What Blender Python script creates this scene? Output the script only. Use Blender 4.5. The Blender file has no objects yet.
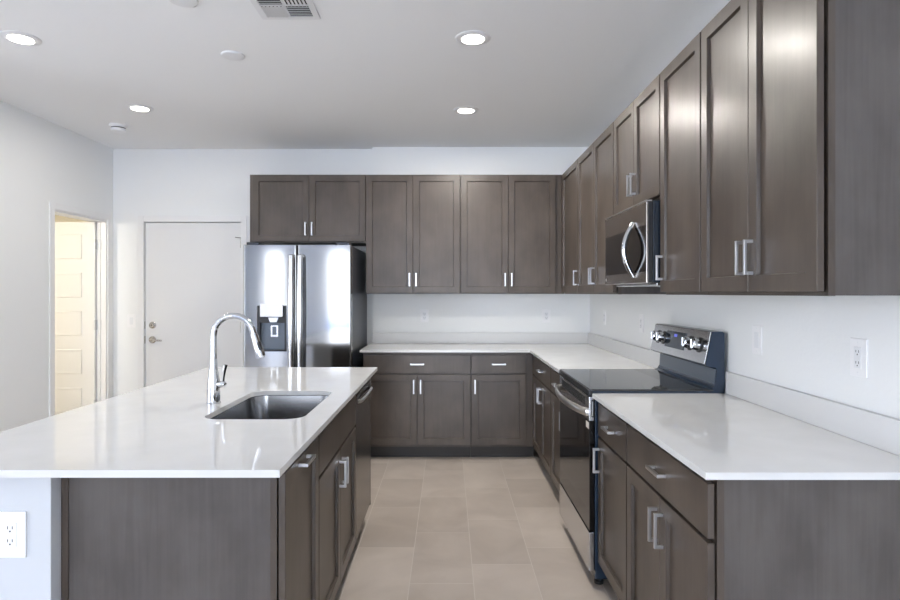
import bpy, bmesh, math
from mathutils import Vector, Matrix
R = math.radians
PI = math.pi

# ---------------------------------------------------------------- camera
scn = bpy.context.scene
col = scn.collection
H = 1.384                                   # camera height, metres
cd = bpy.data.cameras.new('camera'); cam = bpy.data.objects.new('camera', cd); col.objects.link(cam)
cam.location = (0, 0, H); cam.rotation_euler = (R(90), 0, 0)
cd.sensor_width = 36; cd.lens = 24.2; cd.clip_start = .05
cd.shift_x = 0.0022; cd.shift_y = -0.0078
scn.camera = cam
scn.view_settings.view_transform = 'Standard'
scn.view_settings.look = 'None'
scn.view_settings.gamma = 1
scn.view_settings.use_curve_mapping = False
scn.view_settings.exposure = 0.24
scn.cycles.diffuse_bounces = 8; scn.cycles.max_bounces = 14

# ---------------------------------------------------------------- world (daylight sky)
w = bpy.data.worlds.new('sky'); scn.world = w; w.use_nodes = True
nt = w.node_tree; nt.nodes.clear()
tc = nt.nodes.new('ShaderNodeTexCoord'); sp = nt.nodes.new('ShaderNodeSeparateXYZ')
rp = nt.nodes.new('ShaderNodeValToRGB'); bg = nt.nodes.new('ShaderNodeBackground'); wo = nt.nodes.new('ShaderNodeOutputWorld')
nt.links.new(tc.outputs['Generated'], sp.inputs[0]); nt.links.new(sp.outputs['Z'], rp.inputs[0])
rp.color_ramp.elements[0].position = 0.0; rp.color_ramp.elements[0].color = (.92, .95, 1, 1)
rp.color_ramp.elements[1].position = .55; rp.color_ramp.elements[1].color = (.36, .58, 1, 1)
nt.links.new(rp.outputs[0], bg.inputs[0]); bg.inputs[1].default_value = 6.9
nt.links.new(bg.outputs[0], wo.inputs[0])

# area light in the widest rear opening, plus an upward fill for the ceiling
RY = -7.0                                   # rear wall of the great room
WINS = [(-5.05, -4.38, .0, 2.56), (-3.25, -2.45, .0, 2.56), (-1.60, 1.10, .0, 2.56)]  # last opening: unseen slider added for general light
def daylight(name, x, y, z, sx, sy, watts, colr, rot):
    ld = bpy.data.lights.new(name, 'AREA'); ld.shape = 'RECTANGLE'; ld.size = sx; ld.size_y = sy; ld.energy = watts; ld.color = colr
    lo = bpy.data.objects.new(name, ld); col.objects.link(lo); lo.location = (x, y, z); lo.rotation_euler = rot
a, b, z0, z1 = WINS[2]
daylight('window_daylight', (a + b) / 2, RY - .03, (z0 + z1) / 2, b - a, z1 - z0 - .1, 50, (.86, .93, 1), (R(-90), 0, R(180)))
daylight('patio_bounce', (a + b) / 2, RY - .55, .35, b - a, .9, 85, (.92, .96, 1), (R(-90 - 55), 0, R(180)))  # fill tilted upward outside the opening, added to brighten the ceiling
# unseen sliding door in the far left wall, added to light from the side
daylight('window_daylight', -6.02, -.8, 1.2, 3.0, 2.3, 45, (.86, .93, 1), (R(90), 0, R(-90)))
CAN_W = 18.5                                # watts of every ceiling light
CAN_C = (1, .955, .885)

# ---------------------------------------------------------------- materials
def mat(name, base=(.5, .5, .5), rough=.5, metal=0, coat=0, spec=.5, emis=None, estr=0):
    m = bpy.data.materials.new(name); m.use_nodes = True
    b = m.node_tree.nodes['Principled BSDF']
    b.inputs['Base Color'].default_value = (*base, 1); b.inputs['Roughness'].default_value = rough
    b.inputs['Metallic'].default_value = metal; b.inputs['Specular IOR Level'].default_value = spec
    b.inputs['Coat Weight'].default_value = coat
    if emis: b.inputs['Emission Color'].default_value = (*emis, 1); b.inputs['Emission Strength'].default_value = estr
    return m
def nodes(m):
    n = m.node_tree.nodes; return n, m.node_tree.links, n['Principled BSDF']
def coords(m, scale=(1, 1, 1), rnd=False):
    n, l, b = nodes(m)
    t = n.new('ShaderNodeTexCoord'); mp = n.new('ShaderNodeMapping'); mp.inputs['Scale'].default_value = scale
    l.new(t.outputs['Object'], mp.inputs[0])
    if rnd:
        oi = n.new('ShaderNodeObjectInfo'); mu = n.new('ShaderNodeMath'); mu.operation = 'MULTIPLY'; mu.inputs[1].default_value = 37.0
        l.new(oi.outputs['Random'], mu.inputs[0]); l.new(mu.outputs[0], mp.inputs['Location'])
    return mp.outputs[0]
def noise_col(m, c0, c1, scale=(1, 1, 1), nscale=5, detail=4, lo=.3, hi=.7, rnd=False):
    n, l, b = nodes(m)
    v = coords(m, scale, rnd); t = n.new('ShaderNodeTexNoise'); t.inputs['Scale'].default_value = nscale; t.inputs['Detail'].default_value = detail
    r = n.new('ShaderNodeValToRGB'); r.color_ramp.elements[0].position = lo; r.color_ramp.elements[1].position = hi
    r.color_ramp.elements[0].color = (*c0, 1); r.color_ramp.elements[1].color = (*c1, 1)
    l.new(v, t.inputs[0]); l.new(t.outputs[0], r.inputs[0]); l.new(r.outputs[0], b.inputs['Base Color'])
    return t
def bump(m, scale=(1, 1, 1), nscale=80, strength=.1, dist=.001, detail=3):
    n, l, b = nodes(m)
    v = coords(m, scale); t = n.new('ShaderNodeTexNoise'); t.inputs['Scale'].default_value = nscale; t.inputs['Detail'].default_value = detail
    u = n.new('ShaderNodeBump'); u.inputs['Strength'].default_value = strength; u.inputs['Distance'].default_value = dist
    l.new(v, t.inputs[0]); l.new(t.outputs[0], u.inputs['Height']); l.new(u.outputs[0], b.inputs['Normal'])

M = {}
M['wall'] = mat('wall_paint', (.85, .86, .86), .8); bump(M['wall'], nscale=55, strength=.35, dist=.002)
M['ceiling'] = mat('ceiling_paint', (.87, .875, .88), .85); bump(M['ceiling'], nscale=45, strength=.4, dist=.002)
M['trim'] = mat('trim_paint', (.84, .84, .84), .4)
M['door'] = mat('door_paint', (.80, .80, .80), .6, spec=.3)
M['half_wall'] = mat('half_wall_paint', (.57, .59, .62), .75)  # wall paint darkened and blued, to offset the strong light on the pony wall
M['closet'] = mat('closet_paint', (.80, .76, .66), .7)

def wood_mat(name, c0, c1, rough, streak=.26, fine=22):
    m = mat(name, rough=rough, spec=.42)
    n, l, b = nodes(m)
    v1 = coords(m, (fine, fine, 1.3), True); t1 = n.new('ShaderNodeTexNoise'); t1.inputs['Scale'].default_value = 2.2; t1.inputs['Detail'].default_value = 6; t1.inputs['Distortion'].default_value = .5
    v2 = coords(m, (1.3, 1.3, .9), True); t2 = n.new('ShaderNodeTexNoise'); t2.inputs['Scale'].default_value = 4.2; t2.inputs['Detail'].default_value = 5
    l.new(v1, t1.inputs[0]); l.new(v2, t2.inputs[0])
    mx = n.new('ShaderNodeMath'); mx.operation = 'MULTIPLY_ADD'; mx.inputs[1].default_value = streak
    hf = n.new('ShaderNodeMath'); hf.operation = 'MULTIPLY'; hf.inputs[1].default_value = 1 - streak
    l.new(t2.outputs[0], hf.inputs[0]); l.new(t1.outputs[0], mx.inputs[0]); l.new(hf.outputs[0], mx.inputs[2])
    r = n.new('ShaderNodeValToRGB'); r.color_ramp.elements[0].position = .36; r.color_ramp.elements[1].position = .64
    r.color_ramp.elements[0].color = (*c0, 1); r.color_ramp.elements[1].color = (*c1, 1)
    l.new(mx.outputs[0], r.inputs[0]); l.new(r.outputs[0], b.inputs['Base Color'])
    u = n.new('ShaderNodeBump'); u.inputs['Strength'].default_value = .05; u.inputs['Distance'].default_value = .0005
    l.new(t1.outputs[0], u.inputs['Height']); l.new(u.outputs[0], b.inputs['Normal'])
    return m
M['wood'] = wood_mat('stained_maple', (.057, .043, .034), (.092, .073, .059), .35, .25)
M['wood'].node_tree.nodes['Principled BSDF'].inputs['Coat Weight'].default_value = .05; M['wood'].node_tree.nodes['Principled BSDF'].inputs['Coat Roughness'].default_value = .2
M['wood_end'] = wood_mat('laminate_end_panel', (.070, .060, .055), (.108, .095, .088), .5, .27, 30)
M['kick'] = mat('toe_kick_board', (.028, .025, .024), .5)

M['quartz'] = mat('white_quartz', (.75, .75, .735), .06, spec=.5); noise_col(M['quartz'], (.67, .67, .665), (.71, .71, .705), nscale=7, detail=8)
M['quartz_upstand'] = mat('quartz_upstand', (.72, .72, .72), .4, spec=.4)
M['steel'] = mat('brushed_stainless', (.62, .62, .63), .2, 1)
n, l, b = nodes(M['steel'])
v = coords(M['steel'], (260, 260, 2)); t = n.new('ShaderNodeTexNoise'); t.inputs['Scale'].default_value = 1.5
mr = n.new('ShaderNodeMapRange'); mr.inputs['To Min'].default_value = .16; mr.inputs['To Max'].default_value = .26
l.new(v, t.inputs[0]); l.new(t.outputs[0], mr.inputs[0]); l.new(mr.outputs[0], b.inputs['Roughness'])
M['handle_steel'] = mat('satin_stainless', (.58, .56, .54), .33, 1)
M['fridge'] = mat('refrigerator_stainless', (.35, .35, .352), .09, 1)
n, l, b = nodes(M['fridge'])                 # faint buckling of the thin sheet
v = coords(M['fridge'], (3.0, 1, 1.1)); t = n.new('ShaderNodeTexNoise'); t.inputs['Scale'].default_value = 2.2; t.inputs['Detail'].default_value = 1
u = n.new('ShaderNodeBump'); u.inputs['Strength'].default_value = .2; u.inputs['Distance'].default_value = .0014
l.new(v, t.inputs[0]); l.new(t.outputs[0], u.inputs['Height']); l.new(u.outputs[0], b.inputs['Normal'])
M['dark_steel'] = mat('dark_stainless', (.40, .365, .335), .25, 1)
M['dishwasher'] = mat('dishwasher_front', (.13, .112, .10), .22, 1)
M['sink'] = mat('sink_steel', (.33, .33, .335), .2, 1)
M['chrome'] = mat('polished_chrome', (.62, .63, .65), .05, 1)
M['pull'] = mat('satin_nickel_pull', (.62, .62, .63), .3, 1)
M['nickel'] = mat('nickel_hardware', (.55, .53, .50), .25, 1)
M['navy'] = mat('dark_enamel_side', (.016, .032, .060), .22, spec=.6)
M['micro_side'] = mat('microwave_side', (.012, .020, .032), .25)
M['grey_side'] = mat('appliance_grey_side', (.016, .020, .028), .3)
M['glass_top'] = mat('black_ceramic_glass', (.014, .015, .017), .03, spec=1.0)
M['black_glass'] = mat('black_glass', (.006, .005, .005), .05, spec=.35)
M['black'] = mat('black_plastic', (.012, .013, .015), .4)
M['slot'] = mat('dark_slot', (.01, .01, .01), .8)
M['grey_panel'] = mat('slate_grey_panel', (.12, .145, .18), .35, .2)
M['plastic'] = mat('white_plastic', (.88, .88, .89), .3)
M['plate_edge'] = mat('outlet_insert', (.80, .81, .83), .35)
M['paper'] = mat('paper_label', (.75, .68, .60), .6)
M['display'] = mat('display_glass', (.03, .04, .055), .08)
M['digits'] = mat('lit_blue_display', (.05, .05, .3), .4, emis=(.25, .3, 1), estr=.45)
M['lens'] = mat('lamp_lens', (1, 1, 1), .4, emis=(1, .95, .86), estr=9)
M['vent'] = mat('vent_white', (.78, .78, .79), .45)
M['ground'] = mat('patio_ground', (.25, .42, .68), .9)

# floor: 12 x 24 inch tiles, a third of a tile staggered from column to column
m = mat('floor_tile', rough=.28); M['floor'] = m
n, l, b = nodes(m)
def mth(op, a, bb=None, cc=None):
    k = n.new('ShaderNodeMath'); k.operation = op
    for i, x in enumerate((a, bb, cc)):
        if x is None: continue
        if isinstance(x, (int, float)): k.inputs[i].default_value = x
        else: l.new(x, k.inputs[i])
    return k.outputs[0]
t = n.new('ShaderNodeTexCoord'); s = n.new('ShaderNodeSeparateXYZ'); l.new(t.outputs['Object'], s.inputs[0])
cx = mth('DIVIDE', mth('ADD', s.outputs[0], .488), .305); ci = mth('FLOOR', cx); fx = mth('SUBTRACT', cx, ci)
cy = mth('DIVIDE', mth('SUBTRACT', mth('SUBTRACT', s.outputs[1], .24), mth('MULTIPLY', ci, .2033)), .61); cj = mth('FLOOR', cy); fy = mth('SUBTRACT', cy, cj)
ex = mth('MULTIPLY', mth('MINIMUM', fx, mth('SUBTRACT', 1, fx)), .305)
ey = mth('MULTIPLY', mth('MINIMUM', fy, mth('SUBTRACT', 1, fy)), .61)
e = mth('MINIMUM', ex, ey); g = mth('LESS_THAN', e, .0018)
cmb = n.new('ShaderNodeCombineXYZ'); l.new(ci, cmb.inputs[0]); l.new(cj, cmb.inputs[1])
wn = n.new('ShaderNodeTexWhiteNoise'); wn.noise_dimensions = '2D'; l.new(cmb.outputs[0], wn.inputs[0])
ns = n.new('ShaderNodeTexNoise'); ns.inputs['Scale'].default_value = 3.2; ns.inputs['Detail'].default_value = 6; ns.inputs['Distortion'].default_value = .6
l.new(t.outputs['Object'], ns.inputs[0])
mixv = mth('ADD', mth('MULTIPLY', wn.outputs['Value'], .28), mth('MULTIPLY', ns.outputs[0], .72))
r = n.new('ShaderNodeValToRGB'); r.color_ramp.elements[0].position = .3; r.color_ramp.elements[1].position = .75
r.color_ramp.elements[0].color = (.43, .37, .32, 1); r.color_ramp.elements[1].color = (.60, .53, .47, 1)
l.new(mixv, r.inputs[0])
mx = n.new('ShaderNodeMix'); mx.data_type = 'RGBA'; l.new(g, mx.inputs[0]); l.new(r.outputs[0], mx.inputs[6]); mx.inputs[7].default_value = (.60, .55, .50, 1)
l.new(mx.outputs[2], b.inputs['Base Color'])
u = n.new('ShaderNodeBump'); u.inputs['Strength'].default_value = .3; u.inputs['Distance'].default_value = .0015; u.invert = True
l.new(g, u.inputs['Height']); l.new(u.outputs[0], b.inputs['Normal'])

# ---------------------------------------------------------------- mesh helpers
class MB:
    def __init__(s): s.bm = bmesh.new()
    def box(s, x0, x1, y0, y1, z0, z1, bev=0.0):
        x0, x1 = sorted((x0, x1)); y0, y1 = sorted((y0, y1)); z0, z1 = sorted((z0, z1))
        t = bmesh.new()
        vs = [t.verts.new((x, y, z)) for x in (x0, x1) for y in (y0, y1) for z in (z0, z1)]
        for f in ((0, 1, 3, 2), (4, 6, 7, 5), (0, 4, 5, 1), (2, 3, 7, 6), (0, 2, 6, 4), (1, 5, 7, 3)): t.faces.new([vs[i] for i in f])
        if bev: bmesh.ops.bevel(t, geom=t.edges[:], offset=bev, segments=2, affect='EDGES', profile=.5)
        s.merge(t); return s
    def merge(s, t):
        bmesh.ops.recalc_face_normals(t, faces=t.faces[:])
        me = bpy.data.meshes.new('tmp'); t.to_mesh(me); t.free(); s.bm.from_mesh(me); bpy.data.meshes.remove(me)
    def prism(s, poly, axis, a, b, bev=0.0):
        """poly: 2-D points in the plane across `axis` ('X': (y,z), 'Y': (x,z), 'Z': (x,y))"""
        t = bmesh.new()
        def P(p, k): return {'X': (k, p[0], p[1]), 'Y': (p[0], k, p[1]), 'Z': (p[0], p[1], k)}[axis]
        A = [t.verts.new(P(p, a)) for p in poly]; B = [t.verts.new(P(p, b)) for p in poly]
        t.faces.new(A); t.faces.new(B[::-1])
        for i in range(len(poly)): j = (i + 1) % len(poly); t.faces.new((A[i], B[i], B[j], A[j]))
        if bev: bmesh.ops.bevel(t, geom=t.edges[:], offset=bev, segments=2, affect='EDGES', profile=.5)
        s.merge(t); return s
    def lathe(s, prof, c, axis='Z', seg=32, d=None):
        """prof: (radius, distance along the axis) pairs"""
        t = bmesh.new(); c = Vector(c)
        d = Vector(d).normalized() if d is not None else {'X': Vector((1, 0, 0)), 'Y': Vector((0, 1, 0)), 'Z': Vector((0, 0, 1))}[axis]
        a = d.orthogonal().normalized(); bb = d.cross(a)
        rings = []
        for (r, h) in prof:
            if r < 1e-6: rings.append([t.verts.new(c + d * h)])
            else: rings.append([t.verts.new(c + d * h + (a * math.cos(2 * PI * i / seg) + bb * math.sin(2 * PI * i / seg)) * r) for i in range(seg)])
        for q in range(len(rings) - 1):
            A, B = rings[q], rings[q + 1]
            for i in range(seg):
                j = (i + 1) % seg
                if len(A) == 1 and len(B) == 1: continue
                if len(A) == 1: t.faces.new((A[0], B[i], B[j]))
                elif len(B) == 1: t.faces.new((A[i], B[0], A[j]))
                else: t.faces.new((A[i], B[i], B[j], A[j]))
        if len(rings[0]) > 1: t.faces.new(rings[0])
        if len(rings[-1]) > 1: t.faces.new(rings[-1])
        s.merge(t); return s
    def tube(s, pts, rad, seg=16, flat=1.0, flatdir=None):
        t = bmesh.new(); pts = [Vector(p) for p in pts]; N = len(pts)
        if not isinstance(rad, (list, tuple)): rad = [rad] * N
        rings = []; prev = None
        for i, p in enumerate(pts):
            tg = (pts[min(i + 1, N - 1)] - pts[max(i - 1, 0)]).normalized()
            a = (Vector(flatdir) - tg * tg.dot(Vector(flatdir))).normalized() if flatdir else ((prev - tg * prev.dot(tg)).normalized() if prev else tg.orthogonal().normalized())
            prev = a; bb = tg.cross(a)
            rings.append([t.verts.new(p + a * math.cos(2 * PI * k / seg) * rad[i] + bb * math.sin(2 * PI * k / seg) * rad[i] * flat) for k in range(seg)])
        for q in range(N - 1):
            for k in range(seg): j = (k + 1) % seg; t.faces.new((rings[q][k], rings[q + 1][k], rings[q + 1][j], rings[q][j]))
        t.faces.new(rings[0]); t.faces.new(rings[-1])
        s.merge(t); return s
    def build(s, name, m, parent=None, smooth=True):
        off = Vector((0, 0, 0))
        if parent is None:
            xs = [v.co for v in s.bm.verts]
            off = Vector(((min(c.x for c in xs) + max(c.x for c in xs)) / 2, (min(c.y for c in xs) + max(c.y for c in xs)) / 2, min(c.z for c in xs)))
        else: off = wloc(parent)
        bmesh.ops.translate(s.bm, verts=s.bm.verts[:], vec=-off)
        me = bpy.data.meshes.new(name); s.bm.to_mesh(me); s.bm.free()
        me.materials.append(M[m])
        if smooth:
            for p in me.polygons: p.use_smooth = True
            me.set_sharp_from_angle(angle=R(35))
        o = bpy.data.objects.new(name, me); col.objects.link(o)
        if smooth: wn_m = o.modifiers.new('flat_faces', 'WEIGHTED_NORMAL'); wn_m.keep_sharp = True; wn_m.weight = 100
        if parent is not None: o.parent = parent
        else: o.location = off
        return o
def wloc(o):
    v = Vector((0, 0, 0))
    while o is not None: v += o.location; o = o.parent
    return v
def tag(o, label, cat, group=None):
    o['label'] = label; o['category'] = cat
    if group: o['group'] = group
    return o
def thing(name, loc, label, cat, group=None):
    o = bpy.data.objects.new(name, None); col.objects.link(o); o.location = loc; o.empty_display_size = .1
    return tag(o, label, cat, group)
def struct(o): o['kind'] = 'structure'; return o
def sroot(name, loc):
    o = bpy.data.objects.new(name, None); col.objects.link(o); o.location = loc; o['kind'] = 'structure'; return o
def copy_tree(o, parent=None):
    c = o.copy(); col.objects.link(c); c.parent = parent
    for ch in [x for x in bpy.data.objects if x.parent == o]: copy_tree(ch, c)
    return c
def rrect(x0, x1, y0, y1, r, k=8):
    out = []
    for (cx_, cy_, a0) in ((x1 - r, y1 - r, 0), (x0 + r, y1 - r, 90), (x0 + r, y0 + r, 180), (x1 - r, y0 + r, 270)):
        for i in range(k + 1):
            a = R(a0 + 90 * i / k); out.append((cx_ + r * math.cos(a), cy_ + r * math.sin(a)))
    return out

# ---------------------------------------------------------------- the room
RW = 1.32      # right wall face
BW = 5.63      # back wall face right of the jog
BL = 5.71      # back wall face left of the jog
JX = -.705     # the jog
LW = -3.16     # left wall face
CH = 2.743     # ceiling height
LN = 2.9       # where the left wall ends and the great room widens
FX = -6.0      # far left of the great room
D1 = (-2.868, -1.953)      # garage-side door opening
D2 = (4.845, 5.605)         # closet doorway
DH = 2.055

struct(MB().box(FX - .12, RW + .12, RY - .12, 7.0, -.12, 0).build('floor', 'floor', smooth=False)).location.z = -.12
fl = bpy.data.objects['floor']
# keep the tile pattern in room coordinates
for v in fl.data.vertices: v.co += fl.location
fl.location = (0, 0, 0)
struct(MB().box(FX - .12, RW + .12, RY - .12, 7.0, CH, CH + .12).build('ceiling', 'ceiling', smooth=False))
struct(MB().box(RW, RW + .12, RY - .12, BW + .2, 0, CH).build('wall_right', 'wall', smooth=False))
b = MB(); b.box(JX, RW, BW, BL + .12, 0, CH)
b.box(LW - .12, D1[0], BL, BL + .06, 0, CH); b.box(D1[1], JX, BL, BL + .06, 0, CH); b.box(D1[0], D1[1], BL, BL + .06, DH, CH)
b.box(LW - .12, JX, BL + .06, BL + .12, 0, CH)
struct(b.build('wall_back', 'wall', smooth=False))
b = MB(); b.box(LW - .12, LW, LN, D2[0], 0, CH); b.box(LW - .12, LW, D2[1], BL, 0, CH); b.box(LW - .12, LW, D2[0], D2[1], DH, CH)
struct(b.build('wall_left', 'wall', smooth=False))
struct(MB().box(FX, LW - .12, LN, LN + .12, 0, CH).build('wall_left_return', 'wall', smooth=False))
b = MB(); b.box(FX - .12, FX, RY, -2.3, 0, CH); b.box(FX - .12, FX, .7, LN + .12, 0, CH); b.box(FX - .12, FX, -2.3, .7, 2.4, CH)
struct(b.build('wall_far_left', 'wall', smooth=False))
rt = sroot('window_4', (FX - .06, -.8, 0)); b = MB()  # unseen slider, added to bring in side light
for y in (-2.3, -.835, .63): b.box(FX - .09, FX - .045, y, y + .07, 0, 2.4)
b.box(FX - .09, FX - .045, -2.23, .63, 2.33, 2.4); b.box(FX - .09, FX - .045, -2.23, .63, 0, .05); b.build('window_frame', 'trim', rt)
b = MB(); xs = [FX] + [x for wn_ in WINS for x in wn_[:2]] + [RW]
for i in range(0, len(xs), 2): b.box(xs[i], xs[i + 1], RY - .12, RY, 0, CH)
for (a, c, z0, z1) in WINS: b.box(a, c, RY - .12, RY, z1, CH)
struct(b.build('wall_rear', 'wall', smooth=False))
# closet behind the left doorway
b = MB(); b.box(-5.0, -4.9, 3.02, 7.0, 0, CH); b.box(-4.9, LW - .12, 6.9, 7.0, 0, CH); b.box(LW - .12, LW - .02, BL + .12, 6.9, 0, CH)
struct(b.build('wall_closet', 'closet', smooth=False))
struct(MB().box(FX - 4, RW + 6, RY - 14, RY - .12, -.12, -.02).build('patio_ground', 'ground', smooth=False))

for i, (a, c, z0, z1) in enumerate(WINS):
    rt = sroot('window_%d' % (i + 1), ((a + c) / 2, RY - .06, z0))
    b = MB(); f = .05
    b.box(a, a + f, RY - .09, RY - .045, z0, z1); b.box(c - f, c, RY - .09, RY - .045, z0, z1)
    b.box(a + f, c - f, RY - .09, RY - .045, z1 - f, z1); b.box(a + f, c - f, RY - .09, RY - .045, z0, z0 + f)
    if c - a > 1.2: b.box((a + c) / 2 - .035, (a + c) / 2 + .035, RY - .09, RY - .045, z0 + f, z1 - f)
    b.build('window_frame', 'trim', rt)

# baseboards
bh, bt = .085, .013
struct(MB().box(LW + .0005, LW + bt, LN, D2[0] - .062, 0, bh, .002).build('baseboard_left', 'trim'))
b = MB(); b.box(LW + bt, D1[0] - .062, BL - bt, BL - .0005, 0, bh, .002)
struct(b.build('baseboard_back', 'trim'))

# ---- garage-side door in the back wall (door_1)
rt = sroot('door_1', ((D1[0] + D1[1]) / 2, BL, 0))
MB().box(D1[0] + .006, D1[1] - .006, BL + .012, BL + .055, .008, DH - .006, .002).build('slab', 'door', rt)
b = MB(); cw = .056
b.box(D1[0] - cw, D1[0], BL - .012, BL - .0005, 0, DH + cw, .003); b.box(D1[1], D1[1] + cw, BL - .012, BL - .0005, 0, DH + cw, .003)
b.box(D1[0], D1[1], BL - .012, BL - .0005, DH, DH + cw, .003)
b.build('casing', 'trim', rt)
dx = D1[0] + .075; fy = BL + .012
b = MB(); b.lathe([(.0, -.022), (.018, -.022), (.022, -.016), (.031, -.012), (.033, 0)], (dx, fy, 1.08), 'Y', 28)
dbk = b.build('deadbolt', 'nickel', rt)
MB().box(dx - .002, dx + .002, fy - .0245, fy - .0222, 1.071, 1.089).build('keyhole', 'slot', dbk)
b = MB(); b.lathe([(.0, -.014), (.026, -.014), (.033, -.008), (.033, 0)], (dx, fy, .942), 'Y', 28)
b.lathe([(.011, -.05), (.011, -.012)], (dx, fy, .942), 'Y', 16)
b.tube([(dx - .008, fy - .048, .942), (dx + .03, fy - .05, .942), (dx + .07, fy - .048, .939), (dx + .105, fy - .042, .936)], [.010, .0095, .0085, .007], 12)
b.build('lever_handle', 'nickel', rt)
b = MB()
for z in (1.08, .942): b.box(D1[0] + .0005, D1[0] + .005, fy - .008, fy + .02, z - .035, z + .035)
b.build('strike_plate', 'nickel', rt)
for z in (1.86, 1.06, .25):
    b = MB(); b.lathe([(.006, 0), (.006, .1)], (D1[1] - .004, fy - .006, z - .05), 'Z', 12); b.build('hinge', 'nickel', rt)
b = MB(); b.tube([(D1[1] - .005, fy - .01, 1.905), (D1[1] - .05, fy - .03, 1.908)], [.004, .004], 8); b.build('hinge_pin_stop', 'nickel', rt)

# ---- closet door, swung open into the closet (door_2)
rt = sroot('door_2', (LW - .12, D2[1] - .02, 0))
b = MB(); c0 = .056
for (xx, xe) in ((LW + .0005, LW + .012), (LW - .1325, LW - .1205)):
    b.box(xx, xe, D2[0] - c0, D2[0], 0, DH + c0, .003); b.box(xx, xe, D2[1], D2[1] + c0, 0, DH + c0, .003); b.box(xx, xe, D2[0], D2[1], DH, DH + c0, .003)
b.build('casing', 'trim', rt)
b = MB()
b.box(LW - .12, LW, D2[0], D2[0] + .018, 0, DH - .018); b.box(LW - .12, LW, D2[1] - .018, D2[1], 0, DH - .018); b.box(LW - .12, LW, D2[0], D2[1], DH - .018, DH)
b.box(LW - .075, LW - .045, D2[1] - .030, D2[1] - .018, 0, DH - .02, .002)
b.build('jamb', 'trim', rt)
def panel_door(x0, x1, yf, th, z0, z1, rows, stile, top, rail, bot, parent):
    """flat slab with raised moulded panels; faces -Y at yf"""
    b = MB(); b.box(x0, x1, yf, yf + th, z0, z1, .002)
    ph = (z1 - z0 - top - bot - rail * (rows - 1)) / rows
    t = bmesh.new()
    for k in range(rows):
        a1 = z1 - top - k * (ph + rail); a0 = a1 - ph
        L = [(0, -.0003), (.010, .0045 * 0 - .008), (.022, -.008), (.045, -.001)]
        rings = []
        for (ins, w_) in [(0, -.0004), (.004, -.007), (.014, -.007), (.03, -.0015)]:
            rings.append([t.verts.new((x, yf + w_, z)) for (x, z) in ((x0 + stile + ins, a0 + ins), (x1 - stile - ins, a0 + ins), (x1 - stile - ins, a1 - ins), (x0 + stile + ins, a1 - ins))])
        for q in range(3):
            for i in range(4): j = (i + 1) % 4; t.faces.new((rings[q][i], rings[q][j], rings[q + 1][j], rings[q + 1][i]))
        t.faces.new(rings[-1])
    me = bpy.data.meshes.new('t'); t.to_mesh(me); t.free(); b.bm.from_mesh(me); bpy.data.meshes.remove(me)
    return b.build('slab', 'door', parent)
panel_door(-3.92, LW - .078, D2[1] - .062, .035, .01, DH - .02, 5, .115, .115, .125, .28, rt)
for z in (1.83, 1.09, .36):
    b = MB(); hx, hy = LW - .082, D2[1] - .064
    b.lathe([(.0, -.004), (.006, 0), (.0075, 0), (.0075, .09), (.006, .09), (.0, .094)], (hx + .006, hy, z - .045), 'Z', 12)
    b.box(hx + .010, hx + .040, D2[1] - .0215, D2[1] - .0185, z - .045, z + .045, .001)
    b.box(hx + .003, hx + .010, hy, D2[1] - .019, z - .045, z + .045)
    b.build('hinge', 'pull', rt)
# warm vanity lamp in the small room behind the doorway
vx, vy, vz = -3.85, LN + .12, 2.04
tl = thing('wall_lamp', (vx, vy, vz), 'warm wall lamp inside the small room beyond the left doorway', 'wall lamp')
MB().box(vx - .20, vx + .20, vy + .0005, vy + .025, vz - .05, vz + .05, .004).build('back_plate', 'nickel', tl)
MB().tube([(vx - .22, vy + .075, vz), (vx + .22, vy + .075, vz)], .035, 20).build('lamp_shade', 'lens', tl)
MB().box(vx - .03, vx + .03, vy + .025, vy + .045, vz - .03, vz + .03, .002).build('bracket', 'nickel', tl)
ld = bpy.data.lights.new('vanity_lamp', 'AREA'); ld.shape = 'RECTANGLE'; ld.size = .44; ld.size_y = .07; ld.energy = 24; ld.color = (1, .91, .74)
lo = bpy.data.objects.new('bulb', ld); col.objects.link(lo); lo.parent = tl; lo.location = (0, .115, 0); lo.rotation_euler = (R(90), 0, 0)

# ---------------------------------------------------------------- ceiling fixtures
def can_light(x, y, label):
    r = thing('recessed_light', (x, y, CH), label, 'ceiling light', 'recessed ceiling lights')
    MB().lathe([(.062, -.008), (.084, -.007), (.094, -.003), (.094, -.0005), (.062, -.0005)], (x, y, CH), 'Z', 40).build('trim_ring', 'vent', r)
    MB().lathe([(.0, -.013), (.038, -.012), (.060, -.010), (.061, -.004)], (x, y, CH), 'Z', 40).build('lens', 'lens', r)
    ld = bpy.data.lights.new('bulb', 'AREA'); ld.shape = 'DISK'; ld.size = .13; ld.energy = CAN_W; ld.color = CAN_C
    lo = bpy.data.objects.new('bulb', ld); col.objects.link(lo); lo.parent = r; lo.location = (0, 0, -.024)
    return r
can = can_light(.133, 3.224, 'round recessed light above the aisle, nearer of the two on the right')
for (x, y, lb) in ((.133, 4.49, 'round recessed light above the aisle, nearer the back wall cabinets'),
                   (-2.276, 3.224, 'round recessed light left of the island, at the left edge of the ceiling view'),
                   (-2.262, 4.44, 'round recessed light beside the white smoke detector')):
    c = copy_tree(can); c.location = (x, y, CH); c['label'] = lb
    if x < -1:                              # the two on the left are dimmed
        for k in c.children:
            if k.type == 'LIGHT': k.data = k.data.copy(); k.data.energy = 4.8
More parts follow.
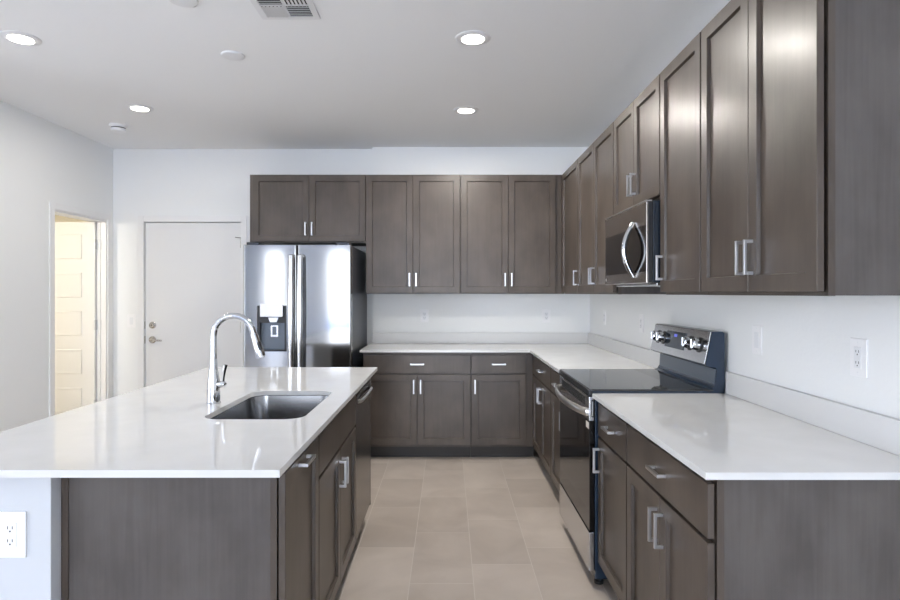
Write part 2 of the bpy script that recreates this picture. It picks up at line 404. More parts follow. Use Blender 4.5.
for (x, y, lb) in ((-1.228, 3.455, 'flat white round cover on the ceiling between the recessed lights'),
                   (-1.225, 2.80, 'flat white round cover at the top edge beside the vent')):
    tag(MB().lathe([(.0, -.012), (.055, -.012), (.064, -.008), (.066, -.0005)], (x, y, CH), 'Z', 36).build('sprinkler_cover', 'vent'), lb, 'ceiling cover', 'round ceiling covers')
sx, sy = -2.67, 4.90
sd = thing('smoke_detector', (sx, sy, CH), 'small white round smoke detector with dark slot near the back wall corner', 'smoke detector')
MB().lathe([(.0, -.056), (.045, -.055), (.056, -.048), (.058, -.030)], (sx, sy, CH), 'Z', 32).build('cover', 'plastic', sd)
MB().lathe([(.053, -.030), (.053, -.022)], (sx, sy, CH), 'Z', 32).build('sensing_slot', 'slot', sd)
MB().lathe([(.060, -.022), (.068, -.014), (.068, -.0005)], (sx, sy, CH), 'Z', 32).build('base', 'plastic', sd)
# air vent, four-way louvres
vx0, vx1, vy1 = -.885, -.660, 2.962; vy0 = vy1 - .225
vt = thing('ceiling_vent', ((vx0 + vx1) / 2, (vy0 + vy1) / 2, CH), 'square white four-way air vent in the ceiling at the top edge', 'vent')
b = MB(); f = .032; zz = CH - .007
b.box(vx0 - f, vx1 + f, vy0 - f, vy0, zz, CH - .0005, .002); b.box(vx0 - f, vx1 + f, vy1, vy1 + f, zz, CH - .0005, .002)
b.box(vx0 - f, vx0, vy0, vy1, zz, CH - .0005, .002); b.box(vx1, vx1 + f, vy0, vy1, zz, CH - .0005, .002)
xm, ym = (vx0 + vx1) / 2, (vy0 + vy1) / 2
b.box(xm - .004, xm + .004, vy0, vy1, zz, CH - .001); b.box(vx0, vx1, ym - .004, ym + .004, zz, CH - .001)
b.build('frame', 'vent', vt)
MB().box(vx0, vx1, vy0, vy1, CH - .0012, CH - .0004).build('duct_opening', 'slot', vt)
def louvre(b, x0, x1, y0, y1, along, k, sgn):
    for i in range(k):
        if along == 'x':
            p = y0 + (y1 - y0) * (i + .5) / k
            b.prism([(p - .010 * sgn, CH - .0035), (p - .009 * sgn, CH - .003), (p + .006 * sgn, CH - .0125), (p + .005 * sgn, CH - .0135)], 'X', x0, x1)
        else:
            p = x0 + (x1 - x0) * (i + .5) / k
            b.prism([(p - .010 * sgn, CH - .0035), (p - .009 * sgn, CH - .003), (p + .006 * sgn, CH - .0125), (p + .005 * sgn, CH - .0135)], 'Y', y0, y1)
for (qx, qy, al, sg) in ((0, 0, 'x', -1), (1, 0, 'y', 1), (0, 1, 'y', -1), (1, 1, 'x', -1)):
    b = MB(); ax = vx0 if not qx else xm + .004; bx_ = xm - .004 if not qx else vx1
    ay = vy0 if not qy else ym + .004; by = ym - .004 if not qy else vy1
    louvre(b, ax, bx_, ay, by, al, 6, sg); b.build('louvres', 'vent', vt)

# ---------------------------------------------------------------- cabinets
class Face:
    """maps (u along the run, w out of the face, z) to the room: 'B' faces the camera, 'R' faces -X, 'I' faces +X"""
    def __init__(s, kind, plane, gap=.005, th=.019): s.k = kind; s.p = plane; s.gap = gap; s.th = th
    def pt(s, u, w_, z):
        return {'B': (u, s.p - w_, z), 'R': (s.p - w_, u, z), 'I': (s.p + w_, u, z)}[s.k]
    def box(s, mb, u0, u1, w0, w1, z0, z1, bev=0):
        a = s.pt(u0, w0, z0); c = s.pt(u1, w1, z1); mb.box(a[0], c[0], a[1], c[1], a[2], c[2], bev)
def shaker(F, u0, u1, z0, z1, parent, st=.052):
    t = bmesh.new(); GAP = F.gap; w1 = GAP + F.th
    def ring(ins, w_): return [t.verts.new(F.pt(u, w_, z)) for (u, z) in ((u0 + ins, z0 + ins), (u1 - ins, z0 + ins), (u1 - ins, z1 - ins), (u0 + ins, z1 - ins))]
    rs = [ring(0, GAP), ring(0, w1 - .0015), ring(.0015, w1), ring(st, w1), ring(st + .001, w1 - .001), ring(st + .003, w1 - .012)]
    t.faces.new(rs[0])
    for q in range(len(rs) - 1):
        for i in range(4): j = (i + 1) % 4; t.faces.new((rs[q][i], rs[q][j], rs[q + 1][j], rs[q + 1][i]))
    t.faces.new(rs[-1])
    b = MB(); b.merge(t); return b.build('door', 'wood', parent)
def slab(F, u0, u1, z0, z1, parent, name='drawer'):
    b = MB(); F.box(b, u0, u1, F.gap, F.gap + F.th, z0, z1, .002); return b.build(name, 'wood', parent)
PL = .115
def pull(F, u, z, vert, parent, L=PL):
    w0 = F.gap + F.th; s_ = .0055; pr = .030; b = MB()
    if vert:
        F.box(b, u - s_, u + s_, w0 + pr - .010, w0 + pr, z - L / 2, z + L / 2, .0012)
        for zz in (z - L / 2 + s_, z + L / 2 - s_): F.box(b, u - s_, u + s_, w0 - .0002, w0 + pr - .009, zz - s_, zz + s_, .001)
    else:
        F.box(b, u - L / 2, u + L / 2, w0 + pr - .010, w0 + pr, z - s_, z + s_, .0012)
        for uu in (u - L / 2 + s_, u + L / 2 - s_): F.box(b, uu - s_, uu + s_, w0 - .0002, w0 + pr - .009, z - s_, z + s_, .001)
    return b.build('handle', 'pull', parent)

def cabinet(F, name, u0, u1, z0, z1, depth, label, group, doors=(), drawers=(), kick=False, endside=None, du=None, body_top=None):
    """doors: (u0,u1,z0,z1,handle_u,handle_z,vertical); du = part of the front that the frame covers"""
    a = F.pt((u0 + u1) / 2, 0, 0 if kick else z0)
    r = thing(name, a, label, 'cabinet', group)
    e = .0008
    b = MB(); F.box(b, u0 + e + (.003 if endside == 'lo' else 0), u1 - e, -depth, -.019, z0 + .001, z1 if body_top is None else body_top); b.build('body', 'wood_end', r)
    b = MB(); F.box(b, u0 + e, u1 - e, -.019, 0, z0, z1, .0008); b.build('face_frame', 'wood', r)
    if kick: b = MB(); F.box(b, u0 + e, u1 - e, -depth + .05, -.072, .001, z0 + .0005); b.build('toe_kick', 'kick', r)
    for d in drawers:
        o = slab(F, d[0], d[1], d[2], d[3], r)
        if d[4] is not None: pull(F, d[4], d[5], False, o)
    for d in doors:
        o = shaker(F, d[0], d[1], d[2], d[3], r)
        if d[4] is not None: pull(F, d[4], d[5], d[6] if len(d) > 6 else True, o)
    return r

UB, UT = 1.376, 2.421             # upper carcass bottom / top
ub, ut = UB + .012, UT - .010     # upper doors
CT = .914; SB = .894              # worktop top / underside
K0 = .105
dz0, dz1, wz0, wz1 = .127, .708, .720, .869
hz_u = ub + .055 + PL / 2         # upper pull height
hz_b = dz1 - .042 - PL / 2        # base pull height
hz_w = (wz0 + wz1) / 2
ho = .027                         # pull distance from the door edge

def pair(u0, u1, z0, z1, hz, m=.006):
    c = (u0 + u1) / 2
    return [(u0 + m, c - .0015, z0, z1, c - ho - .0015, hz), (c + .0015, u1 - m, z0, z1, c + ho + .0015, hz)]

# --- back wall uppers (face frame front at 5.305 so the doors front at 5.281)
FB = Face('B', 5.305)
gU = 'upper cabinets on the back wall'
cabinet(FB, 'wall_cabinet', -1.738, -.716, UT - .597, UT, .395, 'short two-door dark wall cabinet above the refrigerator', gU,
        doors=pair(-1.712, -.716, UT - .585, ut, UT - .585 + .05 + PL / 2))
cabinet(FB, 'wall_cabinet', -.716, .107, UB, UT, .32, 'tall two-door dark wall cabinet just right of the refrigerator', gU, doors=pair(-.721, .107, ub, ut, hz_u))
r = cabinet(FB, 'wall_cabinet', .107, 1.0195, UB, UT, .32, 'tall two-door dark wall cabinet on the back wall touching the corner', gU, doors=pair(.107, .945, ub, ut, hz_u))

# --- right wall uppers
FRU = Face('R', 1.0205, .0115); gR = 'upper cabinets on the right wall'
dp = RW - 1.0205 - .002
cabinet(FRU, 'wall_cabinet', 1.622, 2.372, UB, UT, dp, 'nearest and largest two-door dark wall cabinet on the right wall', gR, doors=pair(1.620, 2.372, ub, ut, hz_u, .004), endside='lo')
cabinet(FRU, 'wall_cabinet', 2.372, 2.830, UB, UT, dp, 'single-door dark wall cabinet on the near side of the microwave', gR, doors=[(2.378, 2.824, ub, ut, 2.824 - ho, hz_u)])
mz = H + .452
cabinet(FRU, 'wall_cabinet', 2.830, 3.622, mz, UT, dp, 'short two-door dark wall cabinet above the microwave', gR, doors=pair(2.830, 3.622, mz + .010, ut, mz + .012 + .055 + PL / 2))
cabinet(FRU, 'wall_cabinet', 3.622, 4.62, UB, UT, dp, 'two-door dark wall cabinet on the far side of the microwave', gR, doors=pair(3.622, 4.62, ub, ut, hz_u))
cabinet(FRU, 'wall_cabinet', 4.62, 5.304, UB, UT, dp, 'single-door dark wall cabinet at the corner of the right wall', gR, doors=[(4.626, 5.262, ub, ut, 4.626 + ho, hz_u)])

# --- back wall base cabinets (doors front at 5.01)
FBB = Face('B', 5.034); gB = 'base cabinets on the back wall'; bd = BW - 5.034 - .002
cabinet(FBB, 'base_cabinet', -.708, .190, K0, SB, bd, 'two-door dark base cabinet with one wide drawer beside the refrigerator', gB, kick=True,
        doors=pair(-.700, .190, dz0, dz1, hz_b), drawers=[(-.694, .184, wz0, wz1, -.255, hz_w)])
cabinet(FBB, 'base_cabinet', .190, .722, K0, SB, bd, 'single-door dark base cabinet with a narrow drawer in the back corner', gB, kick=True,
        doors=[(.196, .645, dz0, dz1, .196 + ho, hz_b)], drawers=[(.196, .645, wz0, wz1, .42, hz_w)])

# --- right wall base cabinets
FRB = Face('R', .724); gQ = 'base cabinets along the right wall'; rd = RW - .724 - .002
RG0, RG1 = 2.836, 3.600          # range opening
cabinet(FRB, 'base_cabinet', 1.626, 2.372, K0, SB, rd, 'nearest two-door dark base cabinet with a wide drawer under the right worktop', gQ, kick=True, endside='lo',
        doors=pair(1.628, 2.372, dz0, dz1, hz_b, .004), drawers=[(1.632, 2.366, wz0, wz1, 1.998, hz_w)])
cabinet(FRB, 'base_cabinet', 2.372, RG0 - .003, K0, SB, rd, 'narrow dark base cabinet with one drawer, near side of the range', gQ, kick=True,
        doors=[(2.378, 2.827, dz0, dz1, 2.827 - ho, hz_b)], drawers=[(2.378, 2.827, wz0, wz1, 2.602, hz_w)])
cabinet(FRB, 'base_cabinet', RG1 + .003, 4.12, K0, SB, rd, 'narrow dark base cabinet with one drawer, far side of the range', gQ, kick=True,
        doors=[(RG1 + .03, 4.114, dz0, dz1, RG1 + .03 + ho, hz_b)], drawers=[(RG1 + .03, 4.114, wz0, wz1, 3.87, hz_w)])
cabinet(FRB, 'base_cabinet', 4.12, 5.032, K0, SB, rd, 'two-door dark base cabinet on the right wall next to the back corner', gQ, kick=True,
        doors=pair(4.12, 5.000, dz0, dz1, hz_b), drawers=[(4.126, 4.994, wz0, wz1, 4.56, hz_w)])

# --- island
FI = Face('I', -.489); gI = 'island cabinets'; idp = 1.104 - .489
I0, I1 = 1.727, 3.672
r = cabinet(FI, 'island_cabinet', I0, 2.180, K0, SB, idp, 'narrow dark pull-out island cabinet at the near end, handle set sideways', gI, kick=True, endside='lo')
o = shaker(FI, I0 + .003, 2.176, dz0, wz1, r); pull(FI, 1.935, .848, False, o)
b = MB(); b.box(-1.104, -1.084, I0 - .0005, I0 + .003, .001, SB - .001); b.build('corner_strip', 'wood', r)
cabinet(FI, 'island_cabinet', 2.180, 3.062, K0, SB, idp, 'two-door dark sink cabinet in the middle of the island', gI, kick=True, body_top=.63,
        doors=pair(2.180, 3.062, dz0, dz1, hz_b), drawers=[(2.186, 3.056, wz0, wz1, None, 0)])
# far end panel of the island
tag(MB().prism([(-1.104, .001), (-.561, .001), (-.561, .105), (-.469, .105), (-.469, SB - .0005), (-1.104, SB - .0005)], 'Y', 3.653, I1).build('end_panel', 'wood_end'), 'dark wooden end panel at the far end of the island', 'panel')
# dishwasher
dw = thing('dishwasher', (-.489, 3.356, 0), 'dark dishwasher with a bar handle at the far end of the island', 'dishwasher')
MB().box(-1.06, -.49, 3.066, 3.648, .10, SB - .006).build('body', 'black', dw)
o = MB().box(-.489, -.466, 3.070, 3.646, .125, .864, .0015).build('door', 'dishwasher', dw)
MB().box(-.488, -.468, 3.070, 3.646, .8665, .886, .001).build('control_strip', 'black', dw)
b = MB(); b.tube([(-.4665, 3.13, .822), (-.452, 3.15, .822), (-.446, 3.30, .822), (-.446, 3.42, .822), (-.452, 3.57, .822), (-.4665, 3.59, .822)], .010, 12, flat=.7, flatdir=(0, 0, 1))
b.build('handle', 'pull', o)
MB().box(-.60, -.56, 3.07, 3.64, .001, .10).build('toe_kick', 'kick', dw)
# pony wall carrying the back of the island
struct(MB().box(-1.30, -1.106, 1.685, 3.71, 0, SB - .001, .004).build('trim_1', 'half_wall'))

# ---------------------------------------------------------------- worktops
X0 = .675
b = MB()
b.prism([(-.727, 4.985), (X0, 4.985), (X0, RG1 + .001), (RW - .001, RG1 + .001), (RW - .001, BW - .001), (JX + .002, BW - .001), (-.727, BW - .001)], 'Z', SB, CT, .0015)
wt = thing('worktop', (.3, 5.2, SB), 'white quartz worktop running along the back wall and round the corner', 'worktop')
b.build('slab', 'quartz', wt)
b = MB(); b.box(JX + .002, RW - .021, BW - .021, BW - .001, CT + .0003, CT + .102, .002); b.box(RW - .021, RW - .001, RG1 + .001, BW - .001, CT + .0003, CT + .102, .002)
b.build('backsplash', 'quartz_upstand', wt)
wt = thing('worktop', (1.0, 2.2, SB), 'white quartz worktop on the right, nearest the viewer and before the range', 'worktop')
MB().box(X0, RW - .001, 1.584, RG0 - .002, SB, CT, .0015).build('slab', 'quartz', wt)
MB().box(RW - .021, RW - .001, 1.584, RG0 - .002, CT + .0003, CT + .102, .002).build('backsplash', 'quartz_upstand', wt)

# island top with the sink cut-out
IX0, IX1, IY0, IY1 = -1.512, -.447, 1.605, 3.832
SX0, SX1, SY0, SY1 = -.928, -.545, 2.250, 2.905
hole = rrect(SX0, SX1, SY0, SY1, .075, 10)
t = bmesh.new(); outer = [(IX0, IY0), (IX1, IY0), (IX1, IY1), (IX0, IY1)]
ov = [t.verts.new((x, y, CT)) for x, y in outer]; iv = [t.verts.new((x, y, CT)) for x, y in hole]
ed = [t.edges.new((ov[i], ov[(i + 1) % 4])) for i in range(4)] + [t.edges.new((iv[i], iv[(i + 1) % len(iv)])) for i in range(len(iv))]
bmesh.ops.triangle_fill(t, edges=ed, use_beauty=True, use_dissolve=False)
top = t.faces[:]
ex_ = bmesh.ops.extrude_face_region(t, geom=top)
bmesh.ops.translate(t, verts=[v for v in ex_['geom'] if isinstance(v, bmesh.types.BMVert)], vec=(0, 0, -(CT - SB)))
b = MB(); b.merge(t)
tag(b.build('island_worktop', 'quartz', smooth=False), 'white quartz island worktop with a sink cut into it', 'worktop')

# sink bowl
sk = thing('sink', ((SX0 + SX1) / 2, (SY0 + SY1) / 2, .68), 'undermount stainless steel sink bowl in the island worktop', 'sink')
t = bmesh.new(); rings = []
prof = [(.020, SB - .0012, .095), (-.004, SB - .0012, .075), (-.006, SB - .004, .073), (.006, .78, .068), (.012, .715, .065), (.018, .700, .062), (.030, .690, .055), (.048, .686, .04)]
for (ins, z, rr) in prof:
    if ins == .020: ins = -.020
    rings.append([t.verts.new((x, y, z)) for x, y in rrect(SX0 + ins, SX1 - ins, SY0 + ins, SY1 - ins, rr, 10)])
for q in range(len(rings) - 1):
    N = len(rings[q])
    for i in range(N): j = (i + 1) % N; t.faces.new((rings[q][i], rings[q][j], rings[q + 1][j], rings[q + 1][i]))
t.faces.new(rings[-1])
b = MB(); b.merge(t); bowl = b.build('bowl', 'sink', sk)
md = bowl.modifiers.new('t', 'SOLIDIFY'); md.thickness = .0012; md.offset = 1
b = MB(); b.lathe([(.0, .0005), (.020, .0005), (.026, .003), (.042, .003), (.045, .0005)], ((SX0 + SX1) / 2 - .05, (SY0 + SY1) / 2, .6862), 'Z', 32); b.build('drain', 'chrome', sk)

# faucet
fx0, fy0 = -1.0, 2.58
fc = thing('faucet', (fx0, fy0, CT), 'tall chrome gooseneck faucet with pull-down spray behind the sink', 'faucet')
b = MB(); b.lathe([(.0, .0005), (.030, .0005), (.030, .004), (.0275, .006), (.0275, .05), (.026, .085), (.0215, .125), (.0165, .16), (.0142, .185), (.0135, .19)], (fx0, fy0, CT), 'Z', 36)
b.build('body', 'chrome', fc)
pts = [(fx0, fy0, CT + .185), (fx0, fy0, CT + .25), (fx0, fy0, CT + .285)]; rr = .085
for i in range(1, 15):
    a = PI - PI * .90 * i / 14; pts.append((fx0 + rr + rr * math.cos(a), fy0, CT + .288 + rr * math.sin(a)))
p1 = Vector(pts[-1]); d1 = (p1 - Vector(pts[-2])).normalized()
d1 = Vector((.30, 0, -.954)).normalized()
pts.append(tuple(p1 + d1 * .02))
b = MB(); b.tube(pts, .0135, 20); b.build('spout', 'chrome', fc)
hs = Vector(pts[-1])
b = MB(); b.lathe([(.0145, 0), (.0155, .004), (.0155, .02), (.0175, .04), (.0195, .075), (.0205, .098), (.0185, .106), (.0, .106)], hs, d=d1, seg=28)
hd = b.build('spray_head', 'chrome', fc)
b = MB(); q = hs + d1 * .055 + Vector((.012, -.0135, .003)); b.tube([q - d1 * .018, q, q + d1 * .018], [.006, .008, .006], 12); b.build('spray_button', 'black', hd)
b = MB(); b.lathe([(.012, 0), (.014, .012), (.014, .030), (.010, .036), (.0, .037)], (fx0 + .020, fy0 - .006, CT + .082), d=(1, -.25, 0.05), seg=20)
b.tube([(fx0 + .045, fy0 - .013, CT + .085), (fx0 + .048, fy0 - .015, CT + .11), (fx0 + .053, fy0 - .018, CT + .14), (fx0 + .060, fy0 - .02, CT + .165)], [.006, .0055, .0075, .0085], 12, flat=.7)
b.build('lever', 'chrome', fc)

# ---------------------------------------------------------------- refrigerator
fr0, fr1 = -1.604, -.758; FY = 4.735; FT = 1.762
rf = thing('refrigerator', ((fr0 + fr1) / 2, 5.2, 0), 'stainless steel french-door refrigerator with an ice dispenser', 'refrigerator')
MB().box(fr0 + .004, fr1 - .003, FY + .07, BL - .03, .03, FT - .006, .004).build('body', 'grey_side', rf)
MB().box(fr0 + .02, fr1 - .02, FY + .06, FY + .07, .012, .09).build('toe_grille', 'black', rf)
for x in (fr0 + .06, fr1 - .06):
    for y in (FY + .12, BL - .12): MB().lathe([(.02, .0005), (.02, .031)], (x, y, 0), 'Z', 16).build('foot', 'black', rf)
def bowed(x0, x1, yf, yb, z0, z1, bulge, xa, xb, hole=None):
    """door with a gently bowed front; xa..xb is the span the bow is computed on"""
    t = bmesh.new(); N = 24; rr = .012
    def yfront(x):
        u_ = (x - xa) / (xb - xa) * 2 - 1; y = yf + bulge * u_ * u_
        e_ = min(x - x0, x1 - x); y += (rr - math.sqrt(max(0, rr * rr - (rr - e_) ** 2))) if e_ < rr else 0
        return y
    xs_ = sorted(set([x0, x0 + .001, x0 + .003, x0 + .007, x0 + rr, x1, x1 - .001, x1 - .003, x1 - .007, x1 - rr] + [x0 + rr + (x1 - x0 - 2 * rr) * i / N for i in range(1, N)] + ([hole[0], hole[1]] if hole else [])))
    zs_ = [z0, z0 + .003, z1 - .003, z1] if not hole else [z0, z0 + .003, hole[2], hole[3], z1 - .003, z1]
    G = [[t.verts.new((x, yfront(x) + (.003 if z in (z0, z1) else 0), z)) for z in zs_] for x in xs_]
    Bk = [[t.verts.new((x, yb, z)) for z in (z0, z1)] for x in (x0, x1)]
    for i in range(len(xs_) - 1):
        for k in range(len(zs_) - 1):
            if hole and xs_[i] >= hole[0] - 1e-6 and xs_[i + 1] <= hole[1] + 1e-6 and zs_[k] >= hole[2] - 1e-6 and zs_[k + 1] <= hole[3] + 1e-6: continue
            t.faces.new((G[i][k], G[i + 1][k], G[i + 1][k + 1], G[i][k + 1]))
    t.faces.new([G[i][-1] for i in range(len(xs_))] + [Bk[1][1], Bk[0][1]])
    t.faces.new([G[i][0] for i in range(len(xs_) - 1, -1, -1)] + [Bk[0][0], Bk[1][0]])
    t.faces.new([G[0][k] for k in range(len(zs_))] + [Bk[0][1], Bk[0][0]])
    t.faces.new([G[-1][k] for k in range(len(zs_) - 1, -1, -1)] + [Bk[1][0], Bk[1][1]])
    t.faces.new((Bk[0][0], Bk[0][1], Bk[1][1], Bk[1][0]))
    if hole:
        dep = FY + .055; hx0, hx1, hz0, hz1 = hole
        Q = {}
        fv = [(i, k) for i in range(len(xs_)) for k in range(len(zs_)) if hx0 - 1e-6 <= xs_[i] <= hx1 + 1e-6 and hz0 - 1e-6 <= zs_[k] <= hz1 + 1e-6]
        for (i, k) in fv: Q[i, k] = t.verts.new((xs_[i], dep, zs_[k]))
        ii = sorted(set(i for i, k in fv)); kk = sorted(set(k for i, k in fv))
        for a_, c_ in zip(ii, ii[1:]):
            for k in kk: t.faces.new((G[a_][k], G[c_][k], Q[c_, k], Q[a_, k]))
        for i in (ii[0], ii[-1]):
            t.faces.new((G[i][kk[0]], G[i][kk[1]], Q[i, kk[1]], Q[i, kk[0]]))
    b = MB(); b.merge(t); return b
xc = -1.181
hx0, hx1, hz0, hz1 = -1.494, -1.263, .926, 1.285
dl = bowed(fr0, xc - .003, FY, FY + .066, .70, FT, .0008, fr0, xc, (hx0, hx1, hz0, hz1)).build('door', 'fridge', rf)
dr = bowed(xc + .003, fr1, FY, FY + .066, .70, FT, .0008, xc, fr1).build('door', 'fridge', rf)
dd = bowed(fr0, fr1, FY, FY + .066, .10, .692, .008, fr0, fr1).build('freezer_drawer', 'fridge', rf)
MB().tube([(fr0 + .08, FY + .004, .63), (fr0 + .10, FY - .05, .63), (xc, FY - .06, .63), (fr1 - .10, FY - .05, .63), (fr1 - .08, FY + .004, .63)], .012, 14).build('handle', 'steel', dd)
for (x, par, sg) in ((xc - .033, dl, -1), (xc + .033, dr, 1)):
    b = MB(); zt, zb = 1.672, .78; P = []; rad = []
    for i in range(15):
        q = i / 14; z = zt + (zb - zt) * q; P.append((x + sg * .002, FY - .052 - .016 * math.sin(PI * q), z)); rad.append(.0125)
    P = [(x + sg * .002, FY + .004, zt - .005), (x + sg * .002, FY - .035, zt + .004)] + P + [(x + sg * .002, FY - .035, zb - .004), (x + sg * .002, FY + .004, zb + .005)]; rad = [.011, .012] + rad + [.012, .011]
    b.tube(P, rad, 14, flat=1.7, flatdir=(0, 1, 0)); b.build('handle', 'steel', par)
# dispenser in the left door
ds = MB().box(hx0 + .001, hx1 - .001, FY + .048, FY + .056, hz0 + .001, hz1 - .001).build('dispenser', 'grey_panel', dl)
b = MB(); f = .010
b.box(hx0, hx0 + .018, FY + .006, FY + .048, hz0, hz1); b.box(hx1 - .018, hx1, FY + .006, FY + .048, hz0, hz1)
b.box(hx0, hx1, FY + .006, FY + .048, hz0, hz0 + .012); b.build('dispenser_surround', 'black', dl)
MB().box(hx0 + .022, hx1 - .030, FY - .004, FY + .047, 1.196, 1.300, .004).build('dispenser_panel', 'handle_steel', dl)
MB().box(hx0 + .018, hx1 - .018, FY + .008, FY + .047, 1.150, 1.194, .003).build('dispenser_chute', 'black', dl)
MB().prism([(hx0 + .085, 1.192), (hx0 + .165, 1.192), (hx0 + .150, 1.155), (hx0 + .100, 1.155)], 'Y', FY + .002, FY + .007).build('dispenser_nozzle', 'pull', dl)
b = MB(); xq = hx0 + .125
b.box(xq - .030, xq + .030, FY + .036, FY + .0475, 1.035, 1.13, .004); b.build('dispenser_paddle', 'steel', dl)
MB().box(xq - .015, xq + .015, FY + .028, FY + .0355, 1.055, 1.12, .004).build('ice_lever', 'grey_panel', dl)
for x0_, x1_ in ((fr0 + .02, fr0 + .12), (fr1 - .12, fr1 - .02)): MB().box(x0_, x1_, FY + .02, FY + .16, FT + .0005, FT + .022, .004).build('hinge_cover', 'grey_side', rf)

# ---------------------------------------------------------------- range
g0, g1 = RG0 + .004, RG1 - .004; GT = .932; GX = .662
rg = thing('range', (1.0, (g0 + g1) / 2, 0), 'stainless electric range with black glass cooktop between the right worktops', 'range')
MB().box(.690, RW - .008, g0, g1, .040, GT - .022, .002).build('body', 'navy', rg)
MB().box(GX + .004, 1.245, g0 - .0045, g1 + .0045, GT - .008, GT, .003).build('cooktop', 'glass_top', rg)
MB().box(GX + .016, 1.245, g0 - .004, g1 + .004, GT - .0215, GT - .0083, .001).build('cooktop_rim', 'navy', rg)
b = MB(); b.box(GX - .001, GX + .014, g0 - .0035, g1 + .0035, GT - .030, GT - .005, .003); b.build('cooktop_trim', 'black', rg)
Ra = (1.0, 0)
prof = [(1.298, GT - .06), (1.298, 1.195), (1.290, 1.202), (1.240, 1.202), (1.208, 1.046), (1.226, 1.036), (1.256, 1.034), (1.262, 1.020), (1.258, .962), (1.245, .940), (1.226, GT + .001), (1.226, GT - .02), (1.25, GT - .06)]
b = MB(); b.prism(prof, 'Y', g0, g1, .0); bgd = b.build('backguard', 'navy', rg)
b = MB(); b.prism([(1.237, 1.199), (1.2065, 1.049), (1.2025, 1.050), (1.233, 1.200)], 'Y', g0 + .001, g1 - .001, .001); cp = b.build('control_panel', 'steel', rg)
b = MB(); b.prism([(1.2605, 1.024), (1.2565, .950), (1.2535, .950), (1.2570, 1.024)], 'Y', g0 + .008, g1 - .008); b.build('vent_panel', 'grey_panel', rg)
nrm = Vector((-.98, 0, .2)).normalized()
def onpanel(y, k): # k: 0 bottom .. 1 top of the control panel
    return Vector((1.2025 + .0305 * k, y, 1.050 + .150 * k))
b = MB(); pa, pb = onpanel(0, .26), onpanel(0, .84)
b.prism([(pa.x, pa.z), (pb.x, pb.z), (pb.x - .004, pb.z), (pa.x - .004, pa.z)], 'Y', 3.115, 3.375); dsp = b.build('display', 'display', cp)
b = MB(); pa, pb = onpanel(0, .66), onpanel(0, .76)
b.prism([(pa.x - .0042, pa.z), (pb.x - .0042, pb.z), (pb.x - .0052, pb.z), (pa.x - .0052, pa.z)], 'Y', 3.22, 3.26); b.build('clock_digits', 'digits', dsp)
for y in (3.50, 3.415, 3.04, 2.93):
    c0_ = onpanel(y, .55)
    kb = MB().lathe([(.037, .0), (.037, .004), (.033, .006), (.0, .006)], c0_, d=nrm, seg=28).build('knob', 'black', cp)
    MB().lathe([(.029, .0062), (.030, .012), (.0285, .034), (.025, .038), (.0, .038)], c0_, d=nrm, seg=28).build('knob_cap', 'chrome', kb)
    b = MB(); q = c0_ + nrm * .0405; b.box(q.x - .006, q.x - .0, q.y - .005, q.y + .005, q.z - .022, q.z + .022, .002); b.build('knob_grip', 'chrome', kb)
# oven door
od = thing_ = MB().box(GX, .687, g0 + .002, g1 - .002, .782, .896, .003).build('oven_door', 'steel', rg)
MB().box(GX + .002, .687, g0 + .002, g1 - .002, .266, .7805, .003).build('oven_glass', 'black_glass', od)
b = MB()
for i in range(26):
    y = g0 + .09 + i * (g1 - g0 - .18) / 25; b.box(GX - .0006, GX + .001, y - .008, y + .008, .842, .884)
b.build('door_vent_slots', 'slot', od)
P = []; rad = []
for i in range(25):
    q = i / 24; y = g0 + .012 + (g1 - g0 - .024) * q; P.append((GX - .008 - .048 * math.sin(PI * q) ** .6, y, .824)); rad.append(.019)
P = [(GX + .001, P[0][1], .822)] + P + [(GX + .001, P[-1][1], .822)]; rad = [.019] + rad + [.019]
b = MB(); b.tube(P, rad, 16, flat=.5, flatdir=(0, 0, 1)); b.build('handle', 'handle_steel', od)
MB().box(GX + .001, GX + .0021, g0 + .012, g0 + .070, .742, .772).build('warning_label', 'paper', od)
# moulded end of the door top, seen from the near side
MB().box(GX + .010, .684, g0 + .0010, g0 + .0022, .800, .880, .0004).build('door_end_cap', 'black', od)
MB().box(GX + .014, .680, g0 + .0002, g0 + .0009, .806, .874, .0002).build('door_end_insert', 'pull', od)
MB().box(GX, .687, g0 + .002, g1 - .002, .075, .258, .003).build('storage_drawer', 'steel', rg)
for y in (g0 + .05, g1 - .05):
    for x in (.72, 1.22): MB().lathe([(.022, .0006), (.022, .014), (.012, .016), (.012, .041)], (x, y, 0), 'Z', 20).build('foot', 'black', rg)

# ---------------------------------------------------------------- microwave
m0, m1 = 2.838, 3.585; MX = .930; mb0, mb1 = H + .047, H + .436
mw = thing('microwave', (1.1, (m0 + m1) / 2, mb0), 'stainless over-the-range microwave with a bowed handle under the short cabinet', 'microwave')
MB().box(MX + .032, RW - .003, m0, m1, mb0 + .004, mb1, .002).build('body', 'micro_side', mw)
MB().box(MX + .06, RW - .03, m0 + .03, m1 - .03, mb0 - .012, mb0 + .0035, .003).build('underside_vent', 'steel', mw)
dr_ = MB().box(MX, MX + .031, m0 + .002, m1 - .002, mb0, mb1 - .004, .004).build('door', 'dark_steel', mw)
MB().box(MX - .0015, MX + .001, m0 + .004, m1 - .028, H + .100, H + .322, .0006).build('window', 'black_glass', dr_)
MB().box(MX + .009, MX + .030, m0 + .0005, m0 + .0018, mb0 + .002, mb1 - .006).build('door_edge', 'black', dr_)
MB().box(MX + .0005, MX + .030, m0 + .004, m1 - .004, mb1 - .0038, mb1 + .003, .001).build('top_grille', 'pull', mw)  # bright strip standing for the lit top edge of the door
MB().lathe([(.0, -.0012), (.009, -.0012), (.009, .001)], (MX, m1 - .030, mb0 + .028), 'X', 20).build('round_emblem', 'pull', dr_)
P = []; rad = []
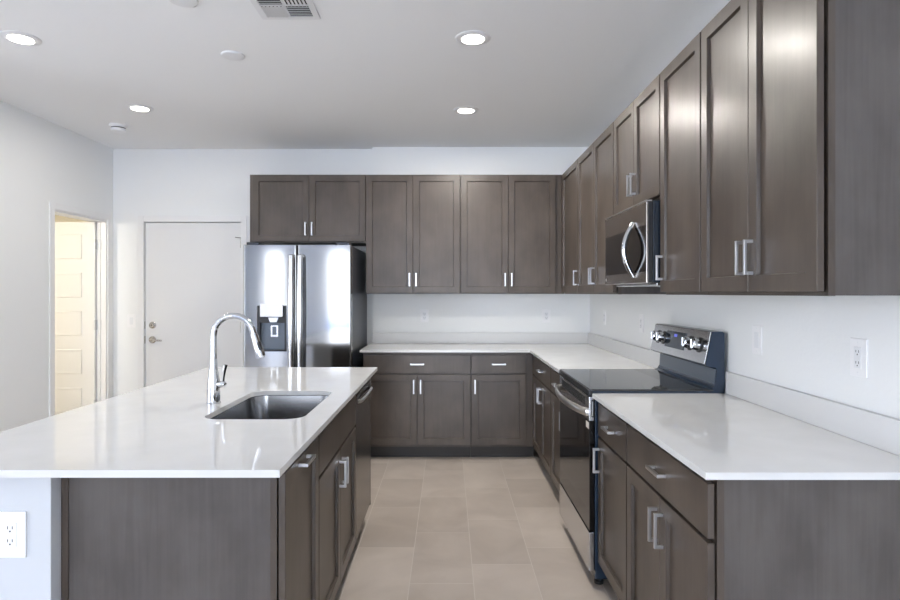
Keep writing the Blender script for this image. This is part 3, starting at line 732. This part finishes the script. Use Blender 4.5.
for i in range(21):
    q = i / 20; P.append((MX - .004 - .048 * math.sin(PI * q), 3.025, H + .078 + .272 * q)); rad.append(.010 + .003 * math.sin(PI * q))
b = MB(); b.tube(P, rad, 14, flat=1.2, flatdir=(1, 0, 0)); b.build('handle', 'chrome', dr_)

# ---------------------------------------------------------------- wall plates
def plate(F, u, z, kind, label, group, wd=.078, ht=.122):
    t_ = thing('wall_switch' if kind == 'switch' else 'wall_outlet', F.pt(u, 0, z), label, 'light switch' if kind == 'switch' else 'outlet', group)
    b = MB(); F.box(b, u - wd / 2, u + wd / 2, .0004, .006, z - ht / 2, z + ht / 2, .0018); b.build('plate', 'plastic', t_)
    b = MB(); F.box(b, u - .017, u + .017, .0058, .0078, z - .034, z + .034, .0008)
    ins = b.build('rocker' if kind == 'switch' else 'receptacle', 'plate_edge', t_)
    if kind != 'switch':
        b = MB()
        for zc in (z + .018, z - .018):
            F.box(b, u - .0075, u - .0055, .0077, .0081, zc - .002, zc + .006); F.box(b, u + .0055, u + .0075, .0077, .0081, zc - .002, zc + .006)
            F.box(b, u - .002, u + .002, .0077, .0081, zc - .010, zc - .006)
        b.build('sockets', 'slot', ins)
    b = MB()
    for zc in (z + .048, z - .048):
        F.box(b, u - .0025, u + .0025, .0058, .0066, zc - .0025, zc + .0025, .0004)
    b.build('screws', 'plate_edge', t_)
    return t_
WR = Face('R', RW); WB = Face('B', BW); WL = Face('B', BL); WP = Face('B', 1.685)
gp = 'white plates on the kitchen walls'
plate(WR, 1.940, 1.177, 'outlet', 'white wall outlet nearest the viewer above the right worktop', gp)
plate(WR, 2.577, 1.184, 'switch', 'white rocker switch on the right wall just before the range', gp)
plate(WR, 4.12, 1.177, 'outlet', 'white wall outlet on the right wall just beyond the range', gp)
plate(WR, 5.09, 1.177, 'outlet', 'white wall outlet on the right wall closest to the back corner', gp)
plate(WB, -.219, 1.170, 'outlet', 'white wall outlet on the back wall, nearer the refrigerator', gp)
plate(WB, .914, 1.170, 'outlet', 'white wall outlet on the back wall, nearer the right corner', gp)
plate(WL, -2.985, 1.12, 'switch', 'white wall switch left of the flat white door', gp, wd=.08)
plate(WP, -1.2145, .713, 'outlet', 'white outlet on the end of the island half wall', gp, wd=.084, ht=.128)
